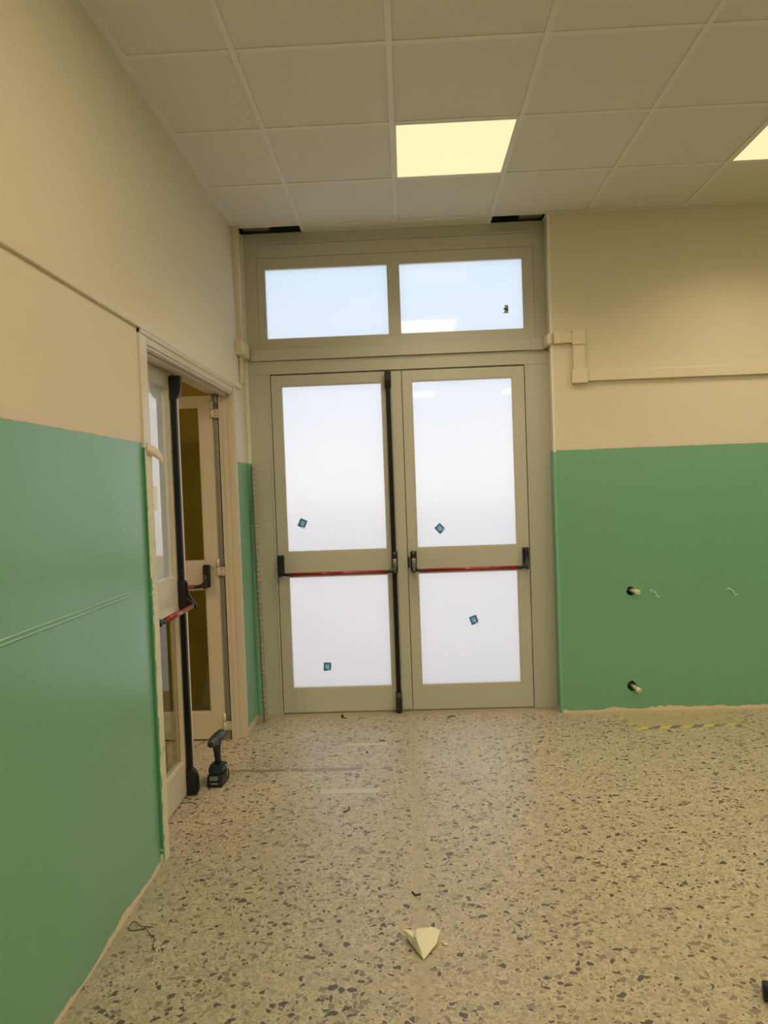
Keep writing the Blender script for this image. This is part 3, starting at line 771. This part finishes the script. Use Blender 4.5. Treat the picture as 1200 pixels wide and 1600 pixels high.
tcv = bpy.data.curves.new('t', 'FONT'); tcv.body = 'makita'; tcv.size = .0155; tcv.extrude = .0004; tcv.align_x = 'CENTER'
to = bpy.data.objects.new('t', tcv); COL.objects.link(to)
tm = bpy.data.meshes.new_from_object(to.evaluated_get(bpy.context.evaluated_depsgraph_get())); bpy.data.objects.remove(to)
bm = nb(); bm.from_mesh(tm); bmesh.ops.transform(bm, matrix=Matrix.Translation((0, -.0665, .019)) @ Matrix.Rotation(math.pi/2, 4, 'X'), verts=bm.verts)
dpart('brand_print', bm, 'print', bat)
bm = nb(); prism(bm, [(-.050, .067), (.050, .067), (.052, .098), (.030, .112), (-.022, .112), (-.044, .100)], 0, -.036, .036, .006)
dpart('battery_mount', bm, 'tooldark')
bm = nb(); tt = bmesh.new(); rings = []
for z, yc, rx, ry in ((.106, .006, .018, .026), (.13, .004, .0155, .021), (.165, -.002, .0165, .023), (.195, -.004, .019, .027), (.222, .0, .022, .034)):
    rings.append([tt.verts.new((rx*math.cos(k*math.pi/8), yc+ry*math.sin(k*math.pi/8), z)) for k in range(16)])
for A, B in zip(rings, rings[1:]):
    for k in range(16): tt.faces.new((A[k], A[(k+1) % 16], B[(k+1) % 16], B[k]))
tt.faces.new(rings[0][::-1]); tt.faces.new(rings[-1]); merge(bm, tt)
dpart('handle', bm, 'toolblack', smooth=True)
bm = nb(); box(bm, -.006, .006, -.040, -.022, .180, .212, .004); dpart('trigger', bm, 'toolblack')
zc = .246
bm = nb(); tube(bm, [(0, .078, zc), (0, .072, zc), (0, .030, zc), (0, -.030, zc), (0, -.045, zc)], [.022, .028, .030, .030, .027], 20); dpart('motor_housing', bm, 'tooldark')
bm = nb(); tube(bm, [(0, -.044, zc), (0, -.060, zc), (0, -.085, zc), (0, -.090, zc)], [.0265, .0265, .020, .016], 20); dpart('nose_collar', bm, 'clip')
bm = nb(); tube(bm, [(0, -.088, zc), (0, -.104, zc), (0, -.106, zc)], [.011, .011, .008], 16); dpart('chuck', bm, 'toolblack')
bm = nb(); tube(bm, [(0, -.104, zc), (0, -.135, zc), (0, -.145, zc)], [.0036, .0036, .002], 8); dpart('bit', bm, 'steelbright')
bm = nb(); tube(bm, smooth_path([(.036, .0, .100), (.046, -.002, .098), (.050, -.006, .075), (.048, -.008, .048), (.040, -.008, .042)], 5), .0022, 8); dpart('belt_clip', bm, 'steelbright')

# plaster chunk: tent shaped
def chunk(c, label):
    x, y = c
    V = {'L': (-.060, .012, .026), 'T': (-.004, .006, .034), 'R1': (.036, .010, .036), 'R': (.063, .008, .026), 'B': (.006, -.105, .004), 'M': (-.016, -.050, .042),
         'N': (-.030, -.010, .034), 'R2': (.050, -.040, .012), 'l0': (-.040, .012, 0), 'r0': (.052, .004, 0), 'b0': (.002, -.095, 0)}
    bm = nb(); 
    for q in V.values():
        bm.verts.new((x+q[0], y+q[1], q[2]+.001))
    r = bmesh.ops.convex_hull(bm, input=bm.verts); bmesh.ops.delete(bm, geom=[g for g in r['geom_interior'] if isinstance(g, bmesh.types.BMVert)], context='VERTS')
    bmesh.ops.recalc_face_normals(bm, faces=bm.faces)
    bmesh.ops.triangulate(bm, faces=bm.faces)
    bmesh.ops.subdivide_edges(bm, edges=bm.edges[:], cuts=4, use_grid_fill=True)
    rr = random.Random(5)
    for v in bm.verts:
        if v.co.z > .003: v.co += Vector((rr.uniform(-1, 1), rr.uniform(-1, 1), rr.uniform(-1, 1)))*.0013
        # groove
        d = abs((v.co.x-x+.026)-(v.co.y-y)*.05)
        if v.co.z > .02 and v.co.y > y-.06: v.co.z -= .012*max(0, 1-d/.012)
    return tag(obj('plaster_chunk', bm, 'plaster'), label, 'plaster piece')
chunk((.004, -2.296), 'cream wedge-shaped lump of broken plaster on the floor in front')
for k, (x, y, s) in enumerate([(.082, -2.325, .006), (.074, -2.31, .004), (.075, -2.35, .0035)]):
    bm = nb(); bmesh.ops.create_icosphere(bm, subdivisions=1, radius=s)
    rr = random.Random(k)
    for v in bm.verts: v.co = Vector((x+v.co.x*rr.uniform(.8, 1.3), y+v.co.y*rr.uniform(.8, 1.3), s*.6+v.co.z*.6))
    tag(obj('plaster_crumb', bm, 'plaster'), ('largest of the three tiny plaster crumbs right of the wedge-shaped lump', 'tiny plaster crumb, farthest of the three from the camera', 'smallest tiny plaster crumb, nearest of the three to the camera')[k], 'plaster crumb', 'plaster crumbs beside the lump')
# thin wire
bm = nb(); tube(bm, smooth_path([(-.930, -2.212, .003), (-.976, -2.224, .003), (-.992, -2.204, .004), (-.983, -2.177, .006), (-.952, -2.200, .004), (-.93, -2.208, .006), (-.906, -2.206, .004)], 6), .0013, 6)
tube(bm, smooth_path([(-.937, -2.205, .004), (-.922, -2.223, .005), (-.900, -2.250, .003), (-.881, -2.268, .003), (-.874, -2.30, .003), (-.858, -2.335, .003)], 6), .0012, 6)
tag(obj('wire_scrap', bm, 'wire'), 'thin dark looped scrap of wire on the floor near the left wall', 'wire')
# black tube at the right edge
bm = nb(); c0 = Vector((.955, -2.586, .026)); c1 = Vector((1.35, -2.72, .026)); d = (c1-c0).normalized()
tube(bm, [c0, c0+d*.002, c0+d*.06, c1], [.022, .0245, .0245, .0245], 24); tube(bm, [c0-d*.0005, c0+d*.01], .018, 16)
tag(obj('black_tube', bm, 'toolblack'), 'end of a black tube lying at the bottom right edge', 'tube')
# adhesive strips
for q, lb in (((-.463, -.169, -1.150, -1.100), 'nearer transparent strip of tape stuck on the terrazzo'), ((-.39, -.15, -.50, -.46), 'farther transparent strip of tape on the terrazzo close to the door')):
    bm = nb(); box(bm, q[0], q[1], q[2], q[3], 0, .0006, rot=None)
    tag(obj('floor_tape', bm, 'clearT'), lb, 'tape')
# hazard tape
def hazard():
    m, nt, p = new_mat('worn_hazard_tape'); g = pos(nt); s = sep(nt, g)
    w = math_(nt, 'FLOORED_MODULO', math_(nt, 'SUBTRACT', s[0], math_(nt, 'MULTIPLY', s[1], .9)), .125)
    st = math_(nt, 'LESS_THAN', w, .0625)
    fade = math_(nt, 'MULTIPLY', math_(nt, 'SUBTRACT', s[0], 1.3), 1.3, True)
    ye = mixc(nt, fade, (0.62, 0.52, 0.07), (0.56, 0.47, 0.22)); bk = mixc(nt, fade, (0.15, 0.14, 0.11), (0.27, 0.235, 0.16))
    c = mixc(nt, st, bk, ye)
    wear = math_(nt, 'GREATER_THAN', noise(nt, 16, 5, g, .7), .58)
    wear = math_(nt, 'MAXIMUM', wear, math_(nt, 'MULTIPLY', math_(nt, 'GREATER_THAN', s[1], -.268), .85))
    L(nt, mixc(nt, math_(nt, 'MULTIPLY', wear, .7), c, (0.46, 0.38, 0.24)), p.inputs['Base Color']); p.inputs['Roughness'].default_value = .5; return m
M['hazard'] = hazard()
bm = nb()
def ribbon(bm, a, b_, w, e0=0, e1=0, z=.0006):
    a = Vector((*a, 0)); b_ = Vector((*b_, 0)); d = (b_-a).normalized(); n_ = Vector((-d.y, d.x, 0))*w/2
    t = bmesh.new(); q = [a-n_-d*e0, b_-n_+d*e1, b_+n_-d*e1, a+n_+d*e0]
    A = [t.verts.new(v) for v in q]; B = [t.verts.new(v+Vector((0, 0, z))) for v in q]
    t.faces.new(A[::-1]); t.faces.new(B)
    for k in range(4): t.faces.new((A[k], A[(k+1) % 4], B[(k+1) % 4], B[k]))
    bmesh.ops.recalc_face_normals(t, faces=t.faces); merge(bm, t)
ribbon(bm, (1.33, -.325), (1.93, -.300), .05, .02, .02)
ribbon(bm, (1.275, -.075), (1.32, -.29), .045, z=.0007)
ribbon(bm, (1.885, -.12), (1.985, -.27), .045, z=.0007)
tag(obj('hazard_tape', bm, 'hazard'), 'worn yellow and black hazard tape stuck on the floor by the green back wall', 'floor tape')
# debris
bm = nb(); box(bm, -.462, -.450, .010, .022, .0, .014, .003); tube(bm, [(-.455, .016, .012), (-.455, .016, .02)], .009, 10); tube(bm, [(-.450, .012, .003), (-.425, .006, .003)], .003, 6)
tag(obj('door_stop', bm, 'black'), 'small black screw-like stub on the floor below the left door leaf', 'debris')
for pts, r, lb in (([(-.022, -2.02, .003), (-.010, -2.045, .005), (.008, -2.035, .003)], .003, 'dark V-shaped splinter on the floor behind the plaster lump'),
                   ([(.22, -.02, .002), (.262, -.012, .003), (.275, -.012, .002)], .003, 'short dark splinter on the floor in front of the right door leaf'),
                   ([(-.20, -.44, .003), (-.185, -.425, .003), (-.165, -.435, .003)], .0025, 'short dark sliver on the farther strip of floor tape'),
                   ([(-.265, -.62, .004), (-.258, -.617, .005)], .006, 'tiny dark pebble on the floor between the two tape strips'),
                   ([(-.33, -1.36, .003), (-.305, -1.335, .004), (-.31, -1.30, .003)], .003, 'bent dark sliver on the floor in front of the nearer tape strip')):
    bm = nb(); tube(bm, pts, r, 6)
    tag(obj('splinter', bm, 'wire'), lb, 'debris')

# outside
bm = nb(); box(bm, -30, 30, .45, 60, -.15, -.05)
struct('ground', bm, 'ground', 'paving outside behind the milky door glass', 'ground')
# lamp panel added out of view to brighten the next room
t = thing('ceiling_light_panel', 'added unseen ceiling panel brightening the next room', 'ceiling light', (-2.6, -2.6, 2.735))
bm = nb(); box(bm, -2.9, -2.3, -2.9, -2.3, 2.735, 2.75, .002); obj('frame', bm, 'grid', t)
bm = nb(); box(bm, -2.88, -2.32, -2.88, -2.32, 2.730, 2.736); M['addedpanel'] = emit('added_diffuser', PANEL_COL, 30.0); obj('diffuser', bm, 'addedpanel', t)
